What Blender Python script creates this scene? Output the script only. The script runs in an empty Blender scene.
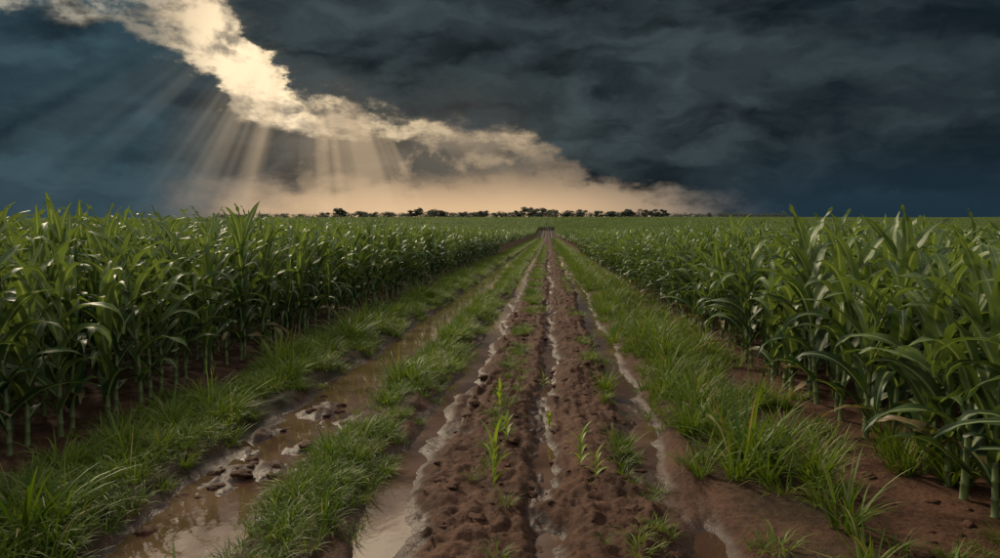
import bpy, math, random
import numpy as np
random.seed(7); rng=np.random.default_rng(7)
S=bpy.context.scene
S.view_settings.view_transform='Standard'; S.view_settings.look='None'; S.view_settings.exposure=0

# ------------------------------------------------------------ node helpers
class NB:
    def __init__(s,nt): s.nt=nt
    def n(s,t,**k):
        nd=s.nt.nodes.new(t)
        for a,b in k.items(): setattr(nd,a,b)
        return nd
    def put(s,sock,v):
        if isinstance(v,bpy.types.NodeSocket): s.nt.links.new(v,sock)
        elif v is not None:
            if hasattr(sock.default_value,'__len__') and isinstance(v,(tuple,list)) and len(v)==3 and len(sock.default_value)==4: v=(*v,1)
            sock.default_value=v
    def m(s,op,a,b=None,c=None,clamp=False):
        nd=s.n('ShaderNodeMath',operation=op,use_clamp=clamp)
        s.put(nd.inputs[0],a); s.put(nd.inputs[1],b); s.put(nd.inputs[2],c)
        return nd.outputs[0]
    def add(s,a,b): return s.m('ADD',a,b)
    def sub(s,a,b): return s.m('SUBTRACT',a,b)
    def mul(s,a,b): return s.m('MULTIPLY',a,b)
    def ss(s,v,a,b,lo=0.,hi=1.):
        if a>b: a,b,lo,hi=b,a,hi,lo
        nd=s.n('ShaderNodeMapRange',interpolation_type='SMOOTHSTEP')
        s.put(nd.inputs[0],v)
        for i,x in zip((1,2,3,4),(a,b,lo,hi)): nd.inputs[i].default_value=x
        return nd.outputs[0]
    def mix(s,f,a,b,bt='MIX'):
        nd=s.n('ShaderNodeMix',data_type='RGBA',blend_type=bt)
        s.put(nd.inputs[0],f); s.put(nd.inputs[6],a); s.put(nd.inputs[7],b)
        return nd.outputs[2]
    def noise(s,vec,scale,detail=4,rough=.5,dim='3D',dist=0.,out=0,lac=2.):
        nd=s.n('ShaderNodeTexNoise',noise_dimensions=dim)
        if dim=='1D': s.put(nd.inputs['W'],vec)
        else: s.put(nd.inputs['Vector'],vec)
        nd.inputs['Scale'].default_value=scale; nd.inputs['Detail'].default_value=detail
        nd.inputs['Roughness'].default_value=rough; nd.inputs['Distortion'].default_value=dist
        nd.inputs['Lacunarity'].default_value=lac
        return nd.outputs[out]
    def curve(s,v,pts,x0,x1,y0,y1):
        f=s.n('ShaderNodeMapRange'); s.put(f.inputs[0],v); f.inputs[1].default_value=x0; f.inputs[2].default_value=x1
        nd=s.n('ShaderNodeFloatCurve'); cv=nd.mapping.curves[0]
        P=[((a-x0)/(x1-x0),(b-y0)/(y1-y0)) for a,b in pts]
        cv.points[0].location=P[0]; cv.points[1].location=P[-1]
        for p in P[1:-1]: cv.points.new(*p)
        for p in cv.points: p.handle_type='AUTO_CLAMPED'
        nd.mapping.update()
        s.nt.links.new(f.outputs[0],nd.inputs['Value'])
        return s.add(s.mul(nd.outputs[0],y1-y0),y0)
    def scale(s,vec,x,y,z,loc=(0,0,0)):
        nd=s.n('ShaderNodeMapping'); s.put(nd.inputs[0],vec); nd.inputs['Scale'].default_value=(x,y,z); nd.inputs['Location'].default_value=loc; return nd.outputs[0]

SUN_AZ=-18.; SUN_EL=20.
# ------------------------------------------------------------ world / storm sky
W=bpy.data.worlds.new("World"); S.world=W; W.use_nodes=True
nt=W.node_tree; nt.nodes.clear(); b=NB(nt)
tc=b.n('ShaderNodeTexCoord').outputs['Generated']
sp=b.n('ShaderNodeSeparateXYZ'); nt.links.new(tc,sp.inputs[0])
DX,DY,DZ=sp.outputs
R2D=57.29578
az=b.mul(b.m('ARCTAN2',DX,DY),R2D)
el=b.mul(b.m('ARCSINE',DZ),R2D)
flat=b.scale(tc,1,1,2.0)
def sepn(o):
    q=b.n('ShaderNodeSeparateColor'); nt.links.new(o,q.inputs[0]); return q.outputs
ws=sepn(b.noise(flat,4.5,8,.58,out=1)); wx=b.sub(ws[0],.5); wy=b.sub(ws[1],.5)
wfs=sepn(b.noise(flat,20,8,.62,out=1)); fx=b.sub(wfs[0],.5); fy=b.sub(wfs[1],.5)
azw=b.add(b.add(az,b.mul(wx,10)),b.mul(fx,6))
elw=b.add(b.add(el,b.mul(wy,5)),b.mul(fy,4.2))
dsa=b.sub(az,SUN_AZ); dse=b.sub(el,SUN_EL)
sd=b.m('SQRT',b.add(b.mul(dsa,dsa),b.mul(dse,dse)))
bill=b.noise(b.scale(tc,1,1,1.5),11,12,.64,dist=.25)
bill2=b.noise(b.scale(tc,1,1,1.3),26,8,.6)
wv=b.n('ShaderNodeVectorMath',operation='MULTIPLY_ADD'); nt.links.new(b.noise(b.scale(tc,1,1,2),5,5,.55,out=1),wv.inputs[0]); wv.inputs[1].default_value=(.20,.20,.12); nt.links.new(tc,wv.inputs[2])
WV=wv.outputs[0]
band=b.noise(b.scale(WV,1,1,2.6),4.2,10,.54)
shelf=b.noise(b.scale(WV,1,1,3.0),7.5,9,.52)
# relief: lit toward the sun, shaded away from it
def relief(sc,det,zs,off,lo,hi):
    a_=b.noise(b.scale(WV,1,1,zs),sc,det,.5); c_=b.noise(b.scale(WV,1,1,zs,(-off,0,off*zs*.8)),sc,det,.5)
    return b.ss(b.sub(a_,c_),-lo,hi)
rl1=relief(3.4,7,2.6,.05,.12,.12)
rl2=relief(8,7,2.2,.022,.12,.12)
rl=b.add(b.mul(rl1,.6),b.mul(rl2,.4))
bb_=b.add(b.mul(bill,.7),b.mul(bill2,.3))
# base layer
glow=b.mul(b.ss(azw,-31,-15),b.ss(az,19,-3))
lowc=b.mix(b.ss(el,5.2,1.4),(.19,.145,.105),(.74,.50,.29))
low=b.mix(glow,(.036,.066,.088),lowc)
core=b.ss(b.m('SQRT',b.add(b.m('POWER',b.sub(az,-20.5),2.),b.m('POWER',b.mul(b.sub(el,11.5),.8),2.))),12,3)
lowup=b.mix(b.ss(b.add(b.mul(bb_,.75),b.mul(rl,.18)),.39,.52),b.mix(core,(.10,.09,.075),(.28,.235,.175)),b.mix(core,(.33,.25,.165),(1.2,.95,.62)))
lowl=b.mix(b.ss(bb_,.46,.60),(.045,.080,.098),(.46,.42,.33))
base_hi=b.mix(b.ss(azw,-31,-25),lowl,lowup)
base=b.mix(b.ss(elw,5.5,8.0),low,base_hi)
# left grey-blue cloud, running to the right as a grey shelf
hc=b.curve(azw,[(-60,13.8),(-37.2,14.2),(-33,14.4),(-29,14.0),(-26.5,12.2),(-24.5,10.4),(-22,9.0),(-18,8.6),(-14,8.8),(-11,8.3),(-7,8.0),(-3,7.2),(0,5.6),(4,3.2),(10,1),(20,0)],-60,20,0,20)
dl=b.sub(hc,elw)
ml=b.mul(b.ss(dl,-.35,.8),b.m('MAXIMUM',b.mul(b.ss(azw,-21,-31),b.ss(el,.5,4,.55,1)),b.ss(elw,2.8,4.8)))
lc=b.mix(b.ss(azw,-32,-14),(.026,.052,.069),(.088,.080,.068))
lc=b.mix(b.mul(b.ss(shelf,.60,.40),.5),lc,(.010,.021,.028))
lc=b.mix(.7,lc,b.mix(rl,(.35,.38,.42),(1.75,1.7,1.6)),'MULTIPLY')
lc=b.mix(b.mul(b.mul(b.ss(bb_,.52,.62),b.ss(azw,-24,-14)),.45),lc,(.50,.37,.24))
lrim=b.mul(b.mul(b.ss(dl,-.6,.1),b.ss(dl,1.2,.1)),b.ss(sd,21,6))
base=b.mix(ml,base,lc)
base=b.mix(b.mul(lrim,.5),base,(.85,.68,.45))
# dark cloud
gc=b.curve(azw,[(-60,24),(-29,22),(-25.5,18.5),(-23,15.5),(-20.5,12.0),(-18.5,9.4),(-14,8.6),(-9,8.1),(-4,7.4),(-1,6.2),(2,4.3),(6,3.0),(13,2.4),(32,1.6),(60,1)],-60,60,0,25)
dd=b.sub(elw,gc)
md=b.mul(b.ss(dd,-.5,1.2),b.ss(dd,-2,1.5,.7,1))
dcol=b.mix(b.ss(band,.40,.62),(.0095,.0160,.0200),(.027,.039,.045))
dcol=b.mix(b.mul(b.ss(shelf,.44,.58),.4),dcol,(.031,.044,.051))
dcol=b.mix(.8,dcol,b.mix(rl,(.22,.24,.27),(2.0,1.95,1.85)),'MULTIPLY')
dcol=b.mix(b.ss(az,8,30),dcol,b.mix(.4,dcol,(.007,.016,.025)))
dcol=b.mix(b.mul(b.mul(b.ss(dd,4.0,.2),b.ss(sd,28,8)),.75),dcol,(.070,.076,.072))
drim=b.mul(b.mul(b.ss(dd,-1.0,-.1),b.ss(dd,.7,-.1)),b.mul(b.ss(sd,27,6),b.ss(bill,.42,.56)))
base=b.mix(md,base,dcol)
base=b.mix(b.mul(drim,.7),base,(1.0,.78,.48))
base=b.mix(b.mul(b.ss(az,8,20),b.ss(el,7,1)),base,(.013,.030,.046))
# crepuscular rays, part of the sky itself
ang=b.m('ARCTAN2',dsa,b.mul(dse,-1))
ray=b.ss(b.add(b.mul(b.noise(b.add(ang,5),2.6,2,.6,dim='1D'),.6),b.mul(b.noise(b.add(ang,9),8,2,.6,dim='1D'),.4)),.38,.64)
raym=b.mul(b.mul(b.ss(dse,-6,-12),b.ss(sd,34,10)),b.ss(azw,8,-4))
raym=b.mul(raym,b.sub(1,b.mul(md,.95)))
rc=b.mix(b.ss(az,-31,-19),(.14,.19,.20),(.78,.57,.35))
rsum=b.mix(b.mul(b.mul(b.add(.15,b.mul(ray,.85)),raym),b.ss(az,-34,-20,.30,.46)),base,rc)
# unseen overcast overhead and behind, made brighter to light the foreground
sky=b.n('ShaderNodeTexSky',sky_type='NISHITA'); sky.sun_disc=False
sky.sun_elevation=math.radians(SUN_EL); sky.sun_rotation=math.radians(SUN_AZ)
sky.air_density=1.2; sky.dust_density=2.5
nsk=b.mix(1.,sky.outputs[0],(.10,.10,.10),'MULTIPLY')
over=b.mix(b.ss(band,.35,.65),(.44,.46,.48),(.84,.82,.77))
fill_sky=b.mix(.75,nsk,over)
bright=b.mix(b.ss(bill,.35,.6),(.75,.62,.47),(1.9,1.55,1.1))  # cloud break added above the frame for puddle reflections and backlight
fill_sky=b.mix(b.mul(b.ss(sd,34,12),b.ss(az,2,-14)),fill_sky,bright)
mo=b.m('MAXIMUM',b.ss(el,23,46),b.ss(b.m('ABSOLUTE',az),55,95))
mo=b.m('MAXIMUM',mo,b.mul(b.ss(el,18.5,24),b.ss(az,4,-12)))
fin=b.mix(mo,rsum,fill_sky)
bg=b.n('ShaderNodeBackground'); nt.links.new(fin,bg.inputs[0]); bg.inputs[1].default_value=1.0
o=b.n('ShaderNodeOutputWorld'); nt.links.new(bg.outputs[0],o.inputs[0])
W.cycles.sampling_method='MANUAL'; W.cycles.sample_map_resolution=1024

# ------------------------------------------------------------ sun
sl=bpy.data.lights.new("sun","SUN"); sl.energy=3.1; sl.angle=math.radians(9); sl.color=(1,.85,.61)
so=bpy.data.objects.new("sun",sl); S.collection.objects.link(so)
a,e=math.radians(SUN_AZ-22),math.radians(SUN_EL+16)
from mathutils import Vector
v=Vector((math.sin(a)*math.cos(e),math.cos(a)*math.cos(e),math.sin(e)))
so.rotation_euler=v.to_track_quat('Z','Y').to_euler()

# ------------------------------------------------------------ noise
def vn(x,y,seed=0):
    x=np.asarray(x,float); y=np.asarray(y,float)
    xi=np.floor(x); yi=np.floor(y); fx=x-xi; fy=y-yi
    fx=fx*fx*(3-2*fx); fy=fy*fy*(3-2*fy)
    def h(i,j):
        n=(i.astype(np.int64)*374761393+j.astype(np.int64)*668265263+seed*1442695041)&0xffffffff
        n=((n^(n>>13))*1274126177)&0xffffffff
        return ((n^(n>>16))&0xffff)/65535.
    a=h(xi,yi);b_=h(xi+1,yi);c=h(xi,yi+1);d=h(xi+1,yi+1)
    return (a*(1-fx)+b_*fx)*(1-fy)+(c*(1-fx)+d*fx)*fy-.5
def fbm(x,y,o=4,seed=0,g=.5):
    s=0;am=1
    for i in range(o):
        s=s+am*vn(x*2**i+i*17.3,y*2**i+i*9.1,seed+i); am*=g
    return s
def sst(t): t=np.clip(t,0,1); return t*t*(3-2*t)
def terrain(x,y):
    return 11.6*sst((y-200)/400)+ .6*vn(x/140,y/140,3)*sst((y-150)/150)*2
PX=[-400,-5.6,-4.4,-4.1,-3.2,-3.05,-2.8,-2.3,-2.12,-2.0,-1.55,-1.42,-1.25,-1.1,-.95,-.75,-.5,-.15,-.02,.08,.2,.45,.75,.92,1.08,1.22,1.38,1.6,2.2,2.5,3.2,400]
PZ=[.03,.03,.02,.06,.07,-.05,-.13,-.13,-.06,.07,.07,-.02,-.10,-.10,-.02,.05,.045,.045,-.075,-.075,.035,.07,.04,-.08,-.11,-.07,.04,.07,.05,.02,.03,.03]
def meander(x,y): return x+.12*vn(y/3.1,y*0,5)+.18*vn(y/9.,y*0+3,6)
def ground(x,y):
    xm0=meander(x,y)
    xm=xm0+.17*fbm(x*1.7,y*1.5,4,71,.6)*sst((x+5)/1.)*sst((3.5-x)/1.)
    h=np.interp(xm,PX,PZ)
    track=sst((x+3.3)/.4)*sst((1.6-x)/.4)
    mid=sst((xm+1.0)/.15)*sst((.95-xm)/.15)
    h=h+.05*fbm(x*1.6,y*.8,3,11)*(0.6+.4*track)*(1-.6*sst((y-8)/8)*(track-mid))
    warp=.25*fbm(x*1.3,y*1.1,2,19)
    fur=1-2*np.abs(vn((x+warp*.45)*7.5,y*.5,21)*2)
    tramp=np.clip(.5+1.8*fbm(x*.9,y*.6,2,23),0,1)
    h=h+mid*.030*fur*tramp
    cl=np.abs(fbm(x*5.5+warp,y*4.6,4,31,.55))
    h=h+(mid*.085+.03)*(cl-.18)*(.5+.6*tramp)
    h=h+mid*.045*np.clip(fbm(x*2.6,y*2.0,3,25),-1,.25)
    h=h+.028*fbm(x*12,y*10,3,41,.55)*(.35+.8*mid)
    lug=np.sin((y+np.abs(xm-.45)*.9)*2*math.pi/.24)
    h=h+.018*lug*sst((.24-np.abs(xm-.45))/.08)*np.clip(.3+1.8*vn(x*1.3,y*1.1,51),0,1)
    lug=np.sin((y-np.abs(xm+.70)*.9)*2*math.pi/.24)
    h=h+.016*lug*sst((.2-np.abs(xm+.70))/.08)*np.clip(.3+1.8*vn(x*1.3,y*1.1,52),0,1)
    far=1-.8*sst((y-7.5)/4)
    r1=sst((.45-np.abs(xm+2.55))/.2)
    h=h+far*r1*(.30*np.clip(fbm(x*1.9,y*1.2,4,61)-.06,0,1)+.06*np.clip(fbm(x*7,y*6,3,65),0,1))
    r2=sst((.3-np.abs(xm+1.2))/.15)
    h=h+(.4+.6*far)*r2*.19*np.clip(fbm(x*2,y*.8,3,62)+.06,0,1)
    r3=sst((.3-np.abs(xm-1.08))/.15)
    h=h+(.4+.6*far)*r3*.17*np.clip(fbm(x*2,y*.7,3,63)+.06,0,1)
    r4=sst((.2-np.abs(xm-.03))/.1)
    h=h+r4*.18*np.clip(fbm(x*2,y*.8,3,64)+.10,0,1)
    return h+terrain(x,y)
WL=-.056
def link(o,c=None): (c or S.collection).objects.link(o); return o
def npmesh(name,V,F,smooth=True):
    me=bpy.data.meshes.new(name); V=np.asarray(V,np.float32); F=np.asarray(F,np.int32)
    me.vertices.add(len(V)); me.vertices.foreach_set('co',V.ravel())
    k=F.shape[1]
    me.loops.add(F.size); me.loops.foreach_set('vertex_index',F.ravel())
    me.polygons.add(len(F)); me.polygons.foreach_set('loop_start',np.arange(0,F.size,k,dtype=np.int32))
    me.polygons.foreach_set('loop_total',np.full(len(F),k,np.int32))
    me.polygons.foreach_set('use_smooth',np.full(len(F),smooth))
    me.update(calc_edges=True); me.validate(); return me

# ------------------------------------------------------------ ground mesh
xs=np.concatenate([np.arange(-6.5,-3.3,.04),np.arange(-3.3,1.7,.018),np.arange(1.7,5.5,.03)])
c=[5.5];st=.06
while c[-1]<1800: c.append(c[-1]+st); st*=1.25
c=np.array(c); xs=np.concatenate([(-c-1)[::-1],xs[1:],c])
ys=[-30.,-20,-10,-5,-2,0,1.5,2.6,3.2]
while ys[-1]<3500:
    y=ys[-1]; ys.append(y+max(.018,(.005 if y<210 else .03)*y))
ys=np.array(ys)
X,Y=np.meshgrid(xs,ys); Z=ground(X,Y)
nx,ny=len(xs),len(ys)
I=np.arange(nx*ny).reshape(ny,nx)
F=np.stack([I[:-1,:-1],I[:-1,1:],I[1:,1:],I[1:,:-1]],-1).reshape(-1,4)
me=npmesh("ground",np.stack([X,Y,Z],-1).reshape(-1,3),F)
rel=(Z-terrain(X,Y))
wet=sst((.05-rel)/.12)
xm=meander(X,Y)
wet=wet*sst((X+3.4)/.3)*sst((2.4-X)/.5)
gr=np.maximum.reduce([sst((.65-np.abs(xm+3.62))/.15),sst((.36-np.abs(xm+1.78))/.1),sst((.4-np.abs(xm-1.8))/.15)*.6,sst((.8-np.abs(xm-2.2))/.3)*sst((Y-9)/8)*.8])
gr=np.maximum(gr,sst((Y-260)/80)); gr=gr*(.7+.6*vn(X*2,Y*2,77))
for nm,arr in (("wet",wet),("grassy",gr)):
    at=me.attributes.new(nm,'FLOAT','POINT'); at.data.foreach_set('value',np.clip(arr,0,1).astype(np.float32).ravel())
def newmat(name):
    m=bpy.data.materials.new(name); m.use_nodes=True; m.node_tree.nodes.clear(); bb=NB(m.node_tree)
    out=bb.n('ShaderNodeOutputMaterial'); return m,bb,out
m,g,out=newmat("wet_soil")
pos=g.n('ShaderNodeNewGeometry').outputs['Position']
aw=g.n('ShaderNodeAttribute',attribute_name='wet').outputs['Fac']; ag=g.n('ShaderNodeAttribute',attribute_name='grassy').outputs['Fac']
n1=g.noise(pos,2.2,6,.6); n2=g.noise(pos,24,5,.6); n3=g.noise(pos,110,3,.6)
col=g.mix(g.ss(n1,.35,.65),(.050,.0215,.0115),(.096,.045,.026))
col=g.mix(g.mul(g.ss(n2,.5,.68),.65),col,(.017,.008,.005))
col=g.mix(g.mul(g.ss(n2,.5,.34),.35),col,(.135,.069,.040))
col=g.mix(g.mul(aw,.6),col,(.026,.012,.0075))
col=g.mix(g.mul(ag,.8),col,(.018,.025,.009))
p=g.n('ShaderNodeBsdfPrincipled'); g.put(p.inputs['Base Color'],col)
wr=g.mul(g.ss(aw,.15,.9),g.ss(n1,.3,.55,.45,1.))
g.put(p.inputs['Roughness'],g.m('SUBTRACT',.80,g.mul(wr,.50)))
g.put(p.inputs['Specular IOR Level'],g.add(.18,g.mul(wr,.22)))
bp=g.n('ShaderNodeBump'); bp.inputs['Strength'].default_value=.85; bp.inputs['Distance'].default_value=.02
g.put(bp.inputs['Height'],g.add(n2,g.mul(n3,.3))); g.put(p.inputs['Normal'],bp.outputs[0])
g.nt.links.new(p.outputs[0],out.inputs[0])
me.materials.append(m); link(bpy.data.objects.new("ground",me))

# ------------------------------------------------------------ puddle water in the ruts
V=[];F=[]
for x0,x1 in ((-3.4,-1.85),(-1.65,-.72),(-.3,.35),(.65,1.6)):
    yy=np.linspace(-6,205,120)
    for i,y in enumerate(yy):
        V+=[(x0,y,WL),(x1,y,WL)]
        if i: k=len(V); F.append((k-4,k-3,k-1,k-2))
me=npmesh("puddle_water",V,F)
m,g,out=newmat("muddy_water")
pos=g.n('ShaderNodeNewGeometry').outputs['Position']
p=g.n('ShaderNodeBsdfPrincipled')
g.put(p.inputs['Base Color'],g.mix(g.ss(g.noise(pos,1.5,4),.35,.65),(.070,.036,.022),(.130,.076,.050)))
p.inputs['Roughness'].default_value=.03; p.inputs['IOR'].default_value=1.5; p.inputs['Specular IOR Level'].default_value=.9
bp=g.n('ShaderNodeBump'); bp.inputs['Strength'].default_value=.09; bp.inputs['Distance'].default_value=.01
g.put(bp.inputs['Height'],g.noise(g.scale(pos,1,.6,1),9,3)); g.put(p.inputs['Normal'],bp.outputs[0])
g.nt.links.new(p.outputs[0],out.inputs[0]); me.materials.append(m)
link(bpy.data.objects.new("puddle_water",me))

# ------------------------------------------------------------ plant materials
def leafmat(name,dark,light,rib,dry,trans=.3,rough=.47,nscale=6):
    m,g,out=newmat(name)
    at=g.n('ShaderNodeAttribute',attribute_name='leaf'); s=g.n('ShaderNodeSeparateColor'); g.nt.links.new(at.outputs['Color'],s.inputs[0])
    pos=g.n('ShaderNodeNewGeometry').outputs['Position']
    rnd=g.n('ShaderNodeObjectInfo').outputs['Random']
    big=g.noise(pos,.35,2)
    f=g.add(g.mul(rnd,.45),g.mul(g.noise(pos,nscale,2,.6),.6))
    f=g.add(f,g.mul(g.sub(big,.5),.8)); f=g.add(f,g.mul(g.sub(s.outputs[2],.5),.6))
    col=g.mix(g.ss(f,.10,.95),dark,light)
    col=g.mix(g.ss(s.outputs[0],.24,.05),col,rib)
    dr=g.add(s.outputs[1],g.mul(g.sub(g.noise(pos,14,3,.6),.5),.9))
    col=g.mix(g.ss(dr,.5,.8),col,dry)
    p=g.n('ShaderNodeBsdfPrincipled'); g.put(p.inputs['Base Color'],col); p.inputs['Roughness'].default_value=rough
    p.inputs['Specular IOR Level'].default_value=.33
    t=g.n('ShaderNodeBsdfTranslucent'); g.put(t.inputs[0],g.mix(1.,col,(1.3,1.3,.6),'MULTIPLY'))
    mx=g.n('ShaderNodeMixShader'); mx.inputs[0].default_value=trans
    g.nt.links.new(p.outputs[0],mx.inputs[1]); g.nt.links.new(t.outputs[0],mx.inputs[2]); g.nt.links.new(mx.outputs[0],out.inputs[0])
    return m
M_corn=leafmat("corn_leaf",(.018,.046,.014),(.145,.200,.055),(.29,.34,.15),(.20,.135,.065),trans=.33)
M_grass=leafmat("grass_blade",(.045,.090,.009),(.165,.225,.022),(.13,.19,.025),(.26,.20,.08),trans=.35,rough=.5)
M_seed=leafmat("seedling_leaf",(.18,.26,.03),(.32,.38,.05),(.34,.38,.09),(.35,.27,.1),trans=.35)

class MB:
    def __init__(s): s.V=[];s.F=[];s.C=[]
    def leaf(s,x,y,z,phi,L,Wd,th0,bend,twist=0.,nseg=9,nx=5,dry=0.,hf=.5,wave=.012,curl=0.,pw=1.4):
        ca,sa=math.cos(phi),math.sin(phi); r=0.;zz=0.;base=len(s.V); ds=L/nseg; ph=random.random()*6.28; side=0.
        for i in range(nseg+1):
            t=i/nseg; th=th0-bend*t**pw
            if i: r+=math.cos(th)*ds; zz+=math.sin(th)*ds; side+=curl*ds*t
            w=Wd*min(1,.5+t*3.2)*max(0.0,(1-t**2.3))**.95*.5+.0008
            tw=twist*t
            nxn,nzn=-math.sin(th),math.cos(th)
            ct,st_=math.cos(tw),math.sin(tw)
            for k in range(nx):
                q=(k/(nx-1)*2-1)
                off=q*w; up=abs(q)*w*.45*(1-t*.6)
                if nx>3 and abs(q)>.9: up+=wave*math.sin(t*17+ph+(0 if q<0 else 2.1))*min(1,t*3)
                lx=off*ct-up*st_; lu=off*st_+up*ct
                rr=r+nxn*lu; hz=zz+nzn*lu
                s.V.append((x+ca*rr-sa*(lx+side),y+sa*rr+ca*(lx+side),z+hz)); s.C.append((abs(q),dry*(.55+.6*t),hf,1))
        for i in range(nseg):
            for k in range(nx-1):
                a=base+i*nx+k; s.F.append((a,a+1,a+nx+1,a+nx))
    def stalk(s,x,y,z0,pts,n=6,dry=0.):
        base=len(s.V)
        for (px,py,pz,r) in pts:
            for k in range(n):
                a=k/n*6.2832; s.V.append((x+px+math.cos(a)*r,y+py+math.sin(a)*r,z0+pz)); s.C.append((.12,dry if pz<.5 else 0,.3,1))
        for i in range(len(pts)-1):
            for k in range(n):
                a=base+i*n+k; b_=base+i*n+(k+1)%n; s.F.append((a,b_,b_+n,a+n))
    def mesh(s,name,mat):
        me=npmesh(name,s.V,s.F); at=me.attributes.new('leaf','FLOAT_COLOR','POINT'); at.data.foreach_set('color',np.array(s.C,np.float32).ravel())
        me.materials.append(mat); return me

U=random.uniform
def corn(mb,x=0,y=0,lod=0,H=2.2):
    nseg,nx=((11,5),(6,3),(3,2))[lod]
    sh=H*.77; lx,ly=U(-.08,.08),U(-.08,.08)
    if lod<2:
        pts=[]; nn=12 if lod==0 else 4
        for i in range(nn+1):
            t=i/nn; r=.021*(1-t)**.8*1.0+.005
            if lod==0: 
                pts.append((lx*t*t,ly*t*t,sh*t-.004,r)); pts.append((lx*t*t,ly*t*t,sh*t+.006,r*1.25)); pts.append((lx*t*t,ly*t*t,sh*t+.016,r*.97))
            else: pts.append((lx*t*t,ly*t*t,sh*t,r))
        mb.stalk(x,y,0,pts,6 if lod==0 else 4,dry=.35)
    phi0=U(0,6.28); n=11 if lod<2 else 6
    for i in range(n):
        f=i/(n-1)
        if lod==2: f=.5+.5*f
        z=sh*(.14+.86*f); L=H*(.25+.20*math.sin(math.pi*min(1,.15+f*.85)))*U(.8,1.12)
        phi=phi0+(i%2)*math.pi+U(-.35,.35)
        up=random.random()
        if f>.8: th=math.radians(77+U(-9,9)); bend=math.radians(U(25,90))
        else: th=math.radians(61+15*f+U(-9,9)); bend=math.radians(U(70,110)*(1-.2*f)+(U(35,80) if up<.55 else 0))
        dry=max(0,(.2-f)*4)*U(.4,1.1) if f<.2 else U(0,.16)
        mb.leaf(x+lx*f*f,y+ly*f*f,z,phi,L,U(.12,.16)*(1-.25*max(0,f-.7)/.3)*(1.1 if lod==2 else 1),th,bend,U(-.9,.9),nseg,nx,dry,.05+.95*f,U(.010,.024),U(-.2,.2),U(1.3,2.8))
    if lod==0 and random.random()<.6:
        z=sh*U(.42,.5); ph=phi0+U(-.5,.5)+1.5
        for k in range(5):
            mb.leaf(x,y,z,ph+U(-.25,.25),U(.22,.3),.07,math.radians(72+U(-6,6)),.2,U(-.6,.6),5,3,.1,.8,0)

def coll(name): return bpy.data.collections.new(name)
def scatter_obj(name,pts,rot,scl,idx,col):
    me=bpy.data.meshes.new(name); me.vertices.add(len(pts)); me.vertices.foreach_set('co',np.asarray(pts,np.float32).ravel())
    a=me.attributes.new('rot','FLOAT_VECTOR','POINT'); a.data.foreach_set('vector',np.asarray(rot,np.float32).ravel())
    a=me.attributes.new('scl','FLOAT_VECTOR','POINT'); a.data.foreach_set('vector',np.asarray(scl,np.float32).ravel())
    a=me.attributes.new('idx','INT','POINT'); a.data.foreach_set('value',np.asarray(idx,np.int32))
    ob=link(bpy.data.objects.new(name,me))
    ng=bpy.data.node_groups.new(name,'GeometryNodeTree')
    ng.interface.new_socket('Geometry',in_out='INPUT',socket_type='NodeSocketGeometry'); ng.interface.new_socket('Geometry',in_out='OUTPUT',socket_type='NodeSocketGeometry')
    N=ng.nodes.new; gi=N('NodeGroupInput'); go=N('NodeGroupOutput'); ip=N('GeometryNodeInstanceOnPoints'); ci=N('GeometryNodeCollectionInfo')
    ci.inputs[0].default_value=col; ci.inputs[1].default_value=True; ci.inputs[2].default_value=True
    def na(nm,t):
        q=N('GeometryNodeInputNamedAttribute'); q.data_type=t; q.inputs[0].default_value=nm; return q.outputs[0]
    er=N('FunctionNodeEulerToRotation'); L=ng.links.new
    L(na('rot','FLOAT_VECTOR'),er.inputs[0]); L(er.outputs[0],ip.inputs['Rotation'])
    L(na('scl','FLOAT_VECTOR'),ip.inputs['Scale']); L(na('idx','INT'),ip.inputs['Instance Index'])
    L(gi.outputs[0],ip.inputs['Points']); L(ci.outputs[0],ip.inputs['Instance']); ip.inputs['Pick Instance'].default_value=True
    L(ip.outputs[0],go.inputs[0])
    md=ob.modifiers.new('scatter','NODES'); md.node_group=ng
    return ob

CL=coll("corn_plants")
for i in range(10):
    mb=MB(); corn(mb,lod=0); link(bpy.data.objects.new("corn_%02d"%i,mb.mesh("corn_plant",M_corn)),CL)
for i in range(10,16):
    mb=MB(); corn(mb,lod=1); link(bpy.data.objects.new("corn_%02d"%i,mb.mesh("corn_plant_mid",M_corn)),CL)
PS=4.5
for i in range(16,20):
    mb=MB()
    for rx in range(6):
        for k in range(12):
            corn(mb,(rx+.5)*.75-PS/2+U(-.06,.06),(k+.5)*.375-PS/2+U(-.06,.06),lod=2,H=2.2*U(.82,1.14))
    link(bpy.data.objects.new("corn_%02d"%i,mb.mesh("corn_patch",M_corn)),CL)

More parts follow.
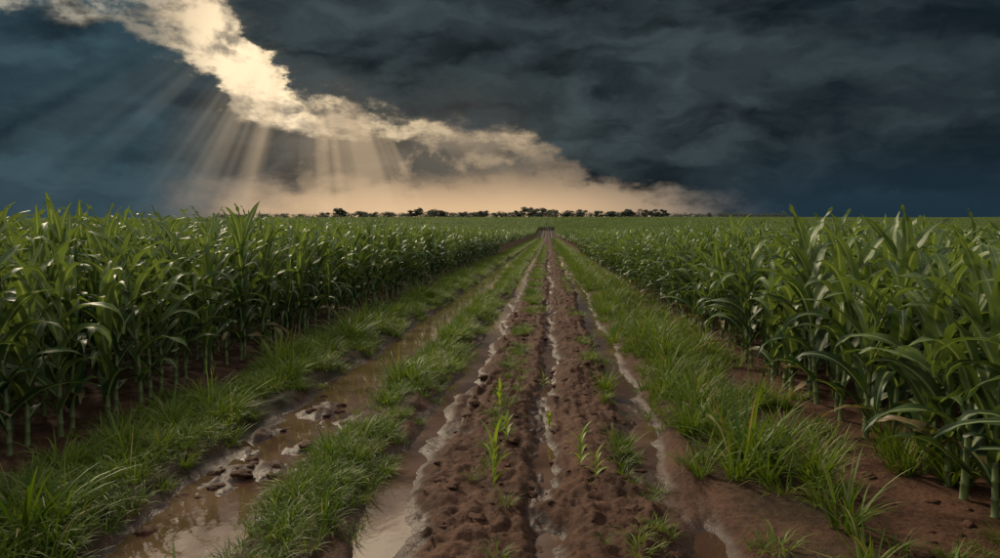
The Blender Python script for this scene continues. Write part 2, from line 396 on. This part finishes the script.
LEFT_E,RIGHT_E=-5.0,3.25
def cornfield(side):
    P=[];R=[];Sc=[];Id=[]
    j=0
    while True:
        x=(LEFT_E-j*.75) if side<0 else (RIGHT_E+j*.75)
        if abs(x)>62: break
        y0=max(-3 if j<12 else 0,abs(x)/.86-12); y=y0+U(0,.2)
        while y<72:
            xx=x+U(-.09,.09); h=U(.86,1.10)*(1.12 if side<0 else 1.02)
            if side>0 and y<8: xx+=.18*(1-(y+3)/11)
            if j==0: h*=U(.84,1.02)
            P.append((xx,y,0)); R.append((U(-.08,.08),U(-.08,.08),U(0,6.28))); w=1.12 if (side>0 and y<12 and j<3) else 1.; Sc.append((U(.95,1.15)*w,U(.95,1.15)*w,h))
            Id.append(random.randrange(10) if (y<26 and j<7) else random.randrange(10,16))
            y+=U(.28,.43) if y<35 else U(.30,.44)
        j+=1
    y=72+PS/2
    while y<660:
        x=(LEFT_E-PS/2+.3) if side<0 else (RIGHT_E+PS/2-.3)
        if y>340: x+=(3.6 if side<0 else -3.6)
        while abs(x)<y*.86+10:
            P.append((x,y,0)); R.append((0,0,random.choice((0,math.pi)))); Sc.append((1,1,U(.9,1.1))); Id.append(random.randrange(16,20)); x+=PS*side
        y+=PS
    P=np.array(P); P[:,2]=ground(P[:,0],P[:,1])-.01
    scatter_obj("corn_field",P,R,Sc,Id,CL); return len(P)
print("corn",cornfield(-1),cornfield(1))

# ------------------------------------------------------------ grass
GL=coll("grass_tufts")
def tuft(n,h0,h1,w,rad,spread,ns=5,b0=15,b1=95):
    mb=MB()
    for k in range(n):
        a=U(0,6.28); r=rad*math.sqrt(random.random()); ph=a+U(-.9,.9)
        mb.leaf(math.cos(a)*r,math.sin(a)*r,-.02,ph,U(h0,h1),w*U(.7,1.2),math.radians(U(62,88)-spread*r/rad*12),math.radians(U(b0,b1)),U(-.6,.6),ns,3,(.8 if random.random()<.06 else U(0,.2)),U(.2,1),0)
    return mb.mesh("tuft",M_grass)
for i in range(6): link(bpy.data.objects.new("tuft_%02d"%i,tuft(38,.10,.30,.009,.10,1.5,4)),GL)
for i in range(6,10): link(bpy.data.objects.new("tuft_%02d"%i,tuft(26,.30,.72,.020,.08,1.0,6,5,75)),GL)
for i in range(10,13): link(bpy.data.objects.new("tuft_%02d"%i,tuft(110,.12,.34,.018,.45,1.2,3)),GL)
for i in range(13,16): link(bpy.data.objects.new("tuft_%02d"%i,tuft(12,.04,.14,.007,.07,1.5,4)),GL)
def strip(name,x0,x1,dens,wild,y0=2.5,y1=230,hs=1.,nearfade=0,patchy=.48):
    P=[];R=[];Sc=[];Id=[]
    def put(x,y,k,s,sz=None):
        P.append((x,y,0)); R.append((U(-.1,.1),U(-.1,.1),U(0,6.28))); Sc.append((s,s,sz or s*U(.8,1.2))); Id.append(k)
    n=int((x1-x0)*(32-y0)*dens)
    for _ in range(n):
        yy=y0+(32-y0)*random.random()**1.25; xx=U(x0-.16,x1+.16)
        e=min(xx-x0,x1-xx); d=float(vn(xx*2.2,yy*1.3,91)); d2=float(vn(xx*.9,yy*.5,92))
        if e<.22 and random.random()<.55-d*1.6: continue
        if d+d2*.7<-patchy: continue
        if nearfade and random.random()<nearfade*(1-float(sst((yy-5.2)/3.0))): continue
        s=hs*(.70+.5*min(1,max(0,e/.35)))*(1+.9*d2+.4*d)*U(.75,1.15)
        k=random.randrange(6)
        if random.random()<wild*(1+2*d): k=random.randrange(6,10); s*=.8
        put(xx-(meander(xx,yy)-xx)*0.9,yy,k,s)
    n=int((x1-x0)*(y1-32)*4.2)
    for _ in range(n):
        yy=U(30,y1); xx=U(x0+.1,x1-.1); put(xx,yy,random.randrange(10,13),U(.7,1.2)*hs)
    P=np.array(P); P[:,2]=ground(P[:,0],P[:,1])
    ok=P[:,2]-terrain(P[:,0],P[:,1])>WL-.01
    P=P[ok]; R=np.array(R)[ok]; Sc=np.array(Sc)[ok]; Id=np.array(Id)[ok]
    scatter_obj(name,P,R,Sc,Id,GL); return len(P)
print("grass",strip("grass_verge",-4.35,-3.2,80,.04,hs=1.0,patchy=.42),strip("grass_verge",-2.10,-1.5,105,.03,hs=.95,patchy=.48),strip("grass_verge",1.42,2.2,68,.26,hs=1.1,nearfade=.85,patchy=.22),
 strip("grass_verge",2.2,3.0,55,.12,y0=8.5,hs=.85,nearfade=0,patchy=.2))
P=[];R=[];Sc=[];Id=[]
for _ in range(5600):
    y=3+110*random.random()**1.5; q=random.random()
    if q<.55: x=random.gauss(-.52,.12); pr=sst((y-6)/14)*.95+.15; hs=.55+.4*sst((y-8)/20)
    elif q<.80: x=random.gauss(.72,.10); pr=.42*(.4+.6*sst((y-5)/4)); hs=.7
    else: x=U(-.95,1.2); pr=.10; hs=.5
    if random.random()>pr or float(vn(x*1.5,y*.8,95))<-.12: continue
    P.append((x,y,0)); R.append((0,0,U(0,6.28))); s=hs*U(.6,1.2); Sc.append((s,s,s)); Id.append(random.randrange(6) if random.random()<.6 else random.randrange(13,16))
for _ in range(1100):
    y=3+40*random.random()**1.3; x=U(2.3,3.2) if random.random()<.6 else U(-4.9,-4.3)
    if float(vn(x*1.5,y*.7,96))<.04: continue
    P.append((x,y,0)); R.append((0,0,U(0,6.28))); s=U(.5,1.0); Sc.append((s,s,s)); Id.append(random.choice((0,1,2,3,13,14)))
for x,y,s in ((3.05,6.3,.85),(3.35,6.1,.9),(3.2,6.8,.8),(3.5,6.6,.8),(2.15,6.0,1.0),(1.95,6.5,1.0),(2.25,6.9,.95),(1.75,6.5,.9),(1.45,7.3,.9),(.72,7.0,.55),(1.6,8.2,.9),(.78,9.4,.65),(1.5,9.4,.8)):
    for k in range(3):
        P.append((x+U(-.08,.08),y+U(-.08,.08),0)); R.append((0,0,U(0,6.28))); q=s*U(.8,1.05); Sc.append((q,q,q)); Id.append(random.randrange(6,10))
P=np.array(P); P[:,2]=ground(P[:,0],P[:,1])
scatter_obj("track_grass",P,R,Sc,Id,GL)

# ------------------------------------------------------------ young corn seedlings in the track
for (x,y,h) in ((-.43,5.75,.56),(-.40,6.9,.30),(-.55,8.3,.35),(.28,6.15,.38),(.40,5.9,.28),(.02,7.6,.22),(-.05,10.,.25)):
    mb=MB()
    mb.stalk(0,0,-.02,[(0,0,0,.006),(0,0,h*.3,.005),(.004,0,h*.62,.003)],5)
    for k in range(7):
        f=k/6; mb.leaf(.004*f,0,h*(.1+.5*f),k*math.pi+U(-.5,.5),h*U(.45,.62),.034,math.radians(58+24*f),math.radians(U(50,100)*(1-.5*f)),U(-.5,.5),7,3,.1,.6,0)
    ob=link(bpy.data.objects.new("corn_seedling",mb.mesh("corn_seedling",M_seed))); ob.location=(x,y,float(ground(np.array([x]),np.array([y]))[0])); ob.rotation_euler=(0,0,U(0,6.28))

# ------------------------------------------------------------ loose mud clods
V=[];F=[]
import bmesh
bm=bmesh.new(); bmesh.ops.create_icosphere(bm,subdivisions=3,radius=1); iv=np.array([v.co[:] for v in bm.verts]); ifc=np.array([[v.index for v in f.verts] for f in bm.faces]); bm.free()
off=0
for _ in range(1100):
    y=3.8+18*random.random()**1.5; x=random.choice((U(-1.0,1.0),U(-1.0,1.0),U(2.0,3.2),U(-3.0,-2.2),U(-3.0,-2.2),U(-5,-4.4)))
    r=.012+.050*random.random()**2.5
    nn=fbm(iv[:,0]*1.5+x*50+iv[:,2]*.9,iv[:,1]*1.5+iv[:,2]*1.7,3,5,.6)
    q=iv*(1+.75*nn)[:,None]*np.array([r*U(.8,1.6),r*U(.8,1.6),r*U(.45,.7)])
    z=float(ground(np.array([x]),np.array([y]))[0])
    V.append(q+np.array([x,y,z-r*.05])); F.append(ifc+off); off+=len(iv)
me=npmesh("mud_clods",np.concatenate(V),np.concatenate(F)); me.materials.append(bpy.data.materials["wet_soil"]); link(bpy.data.objects.new("mud_clods",me))

# ------------------------------------------------------------ distant trees
m,g,out=newmat("hazy_tree_leaf")
pos=g.n('ShaderNodeNewGeometry').outputs['Position']
p=g.n('ShaderNodeBsdfPrincipled'); g.put(p.inputs['Base Color'],g.mix(g.ss(g.noise(pos,.5,3),.35,.65),(.045,.058,.046),(.095,.108,.075))); p.inputs['Roughness'].default_value=.8  # leaf colour greyed to paint in distance haze
tr=g.n('ShaderNodeBsdfTranslucent'); tr.inputs[0].default_value=(.11,.115,.085,1); mx=g.n('ShaderNodeMixShader'); mx.inputs[0].default_value=.45
g.nt.links.new(p.outputs[0],mx.inputs[1]); g.nt.links.new(tr.outputs[0],mx.inputs[2])
g.nt.links.new(mx.outputs[0],out.inputs[0]); M_tree=m
V=[];F=[]
def quad(c,s):
    n=rng.normal(size=3); n/=np.linalg.norm(n); t=np.cross(n,[.3,.5,.8]); t/=np.linalg.norm(t); u=np.cross(n,t)
    k=len(V); V.extend([c-t*s-u*s*.6,c+t*s-u*s*.6,c+t*s+u*s*.6,c-t*s+u*s*.6]); F.append((k,k+1,k+2,k+3))
def limb(a,b_,r0,r1):
    k=len(V)
    for q,r in ((a,r0),(b_,r1)):
        for j in range(5): V.append(np.array(q)+np.array([math.cos(j*1.2566)*r,math.sin(j*1.2566)*r,0]))
    for j in range(5): F.append((k+j,k+(j+1)%5,k+5+(j+1)%5,k+5+j))
def tree(x,y,H,wd,n=800,lo=.36):
    z=float(terrain(np.array([x]),np.array([y]))[0]); limb((x,y,z),(x,y,z+H*.5),H*.035,H*.02)
    for c in range(9):
        ce=np.array([x+U(-1,1)*wd*.7,y+U(-1,1)*wd*.6,z+H*U(lo,.80)]); rr=wd*U(.25,.5)
        limb((x,y,z+H*.3),ce,H*.015,H*.006)
        for _ in range(n//9):
            d=rng.normal(size=3); d/=np.linalg.norm(d); quad(ce+d*rr*random.random()**.4*np.array([1,1,.55]),U(.18,.4)*H/8)
D=575
for px,H,w in ((324,8,5),(338,11,5.5),(343,9.5,4),(357,8.5,6),(372,7.5,4),(386,7.5,5),(411,10,6),(417,11,6),(436,10.5,8),(443,9.5,5),(462,8.5,7),(479,9.3,7),(485,8.7,5),(503,8.3,7),(518,10,5),(531,12.5,7),(541,12,8),(553,10,6),(569,9.7,6),(584,10,6),(597,8.5,5),(611,9,5),(623,10.3,5),(631,10.7,5.5),(645,9.5,6),(652,10.3,5),(660,9.8,4)):
    d=D+U(-10,14); tree((px-548)/722*d+U(-2,2),d,H*U(.94,1.02),w)
x=-275.
while x<190:
    d=D+U(5,25); hh=U(6.4,8.2) if -185<x<95 else U(5.8,6.9)
    tree(x,d,hh,U(4,6.5),240,.35); x+=U(1.8,4)
me=npmesh("distant_trees",np.array(V),F,False); me.materials.append(M_tree); link(bpy.data.objects.new("distant_trees",me))

# ------------------------------------------------------------ camera
cam=bpy.data.cameras.new("camera"); cam.lens=26; cam.sensor_width=36; cam.clip_end=6000; cam.clip_start=.05
co=bpy.data.objects.new("camera",cam); S.collection.objects.link(co); co.location=(0,0,2.1)
co.rotation_euler=(math.radians(90-3.7),0,math.radians(3.8)); S.camera=co
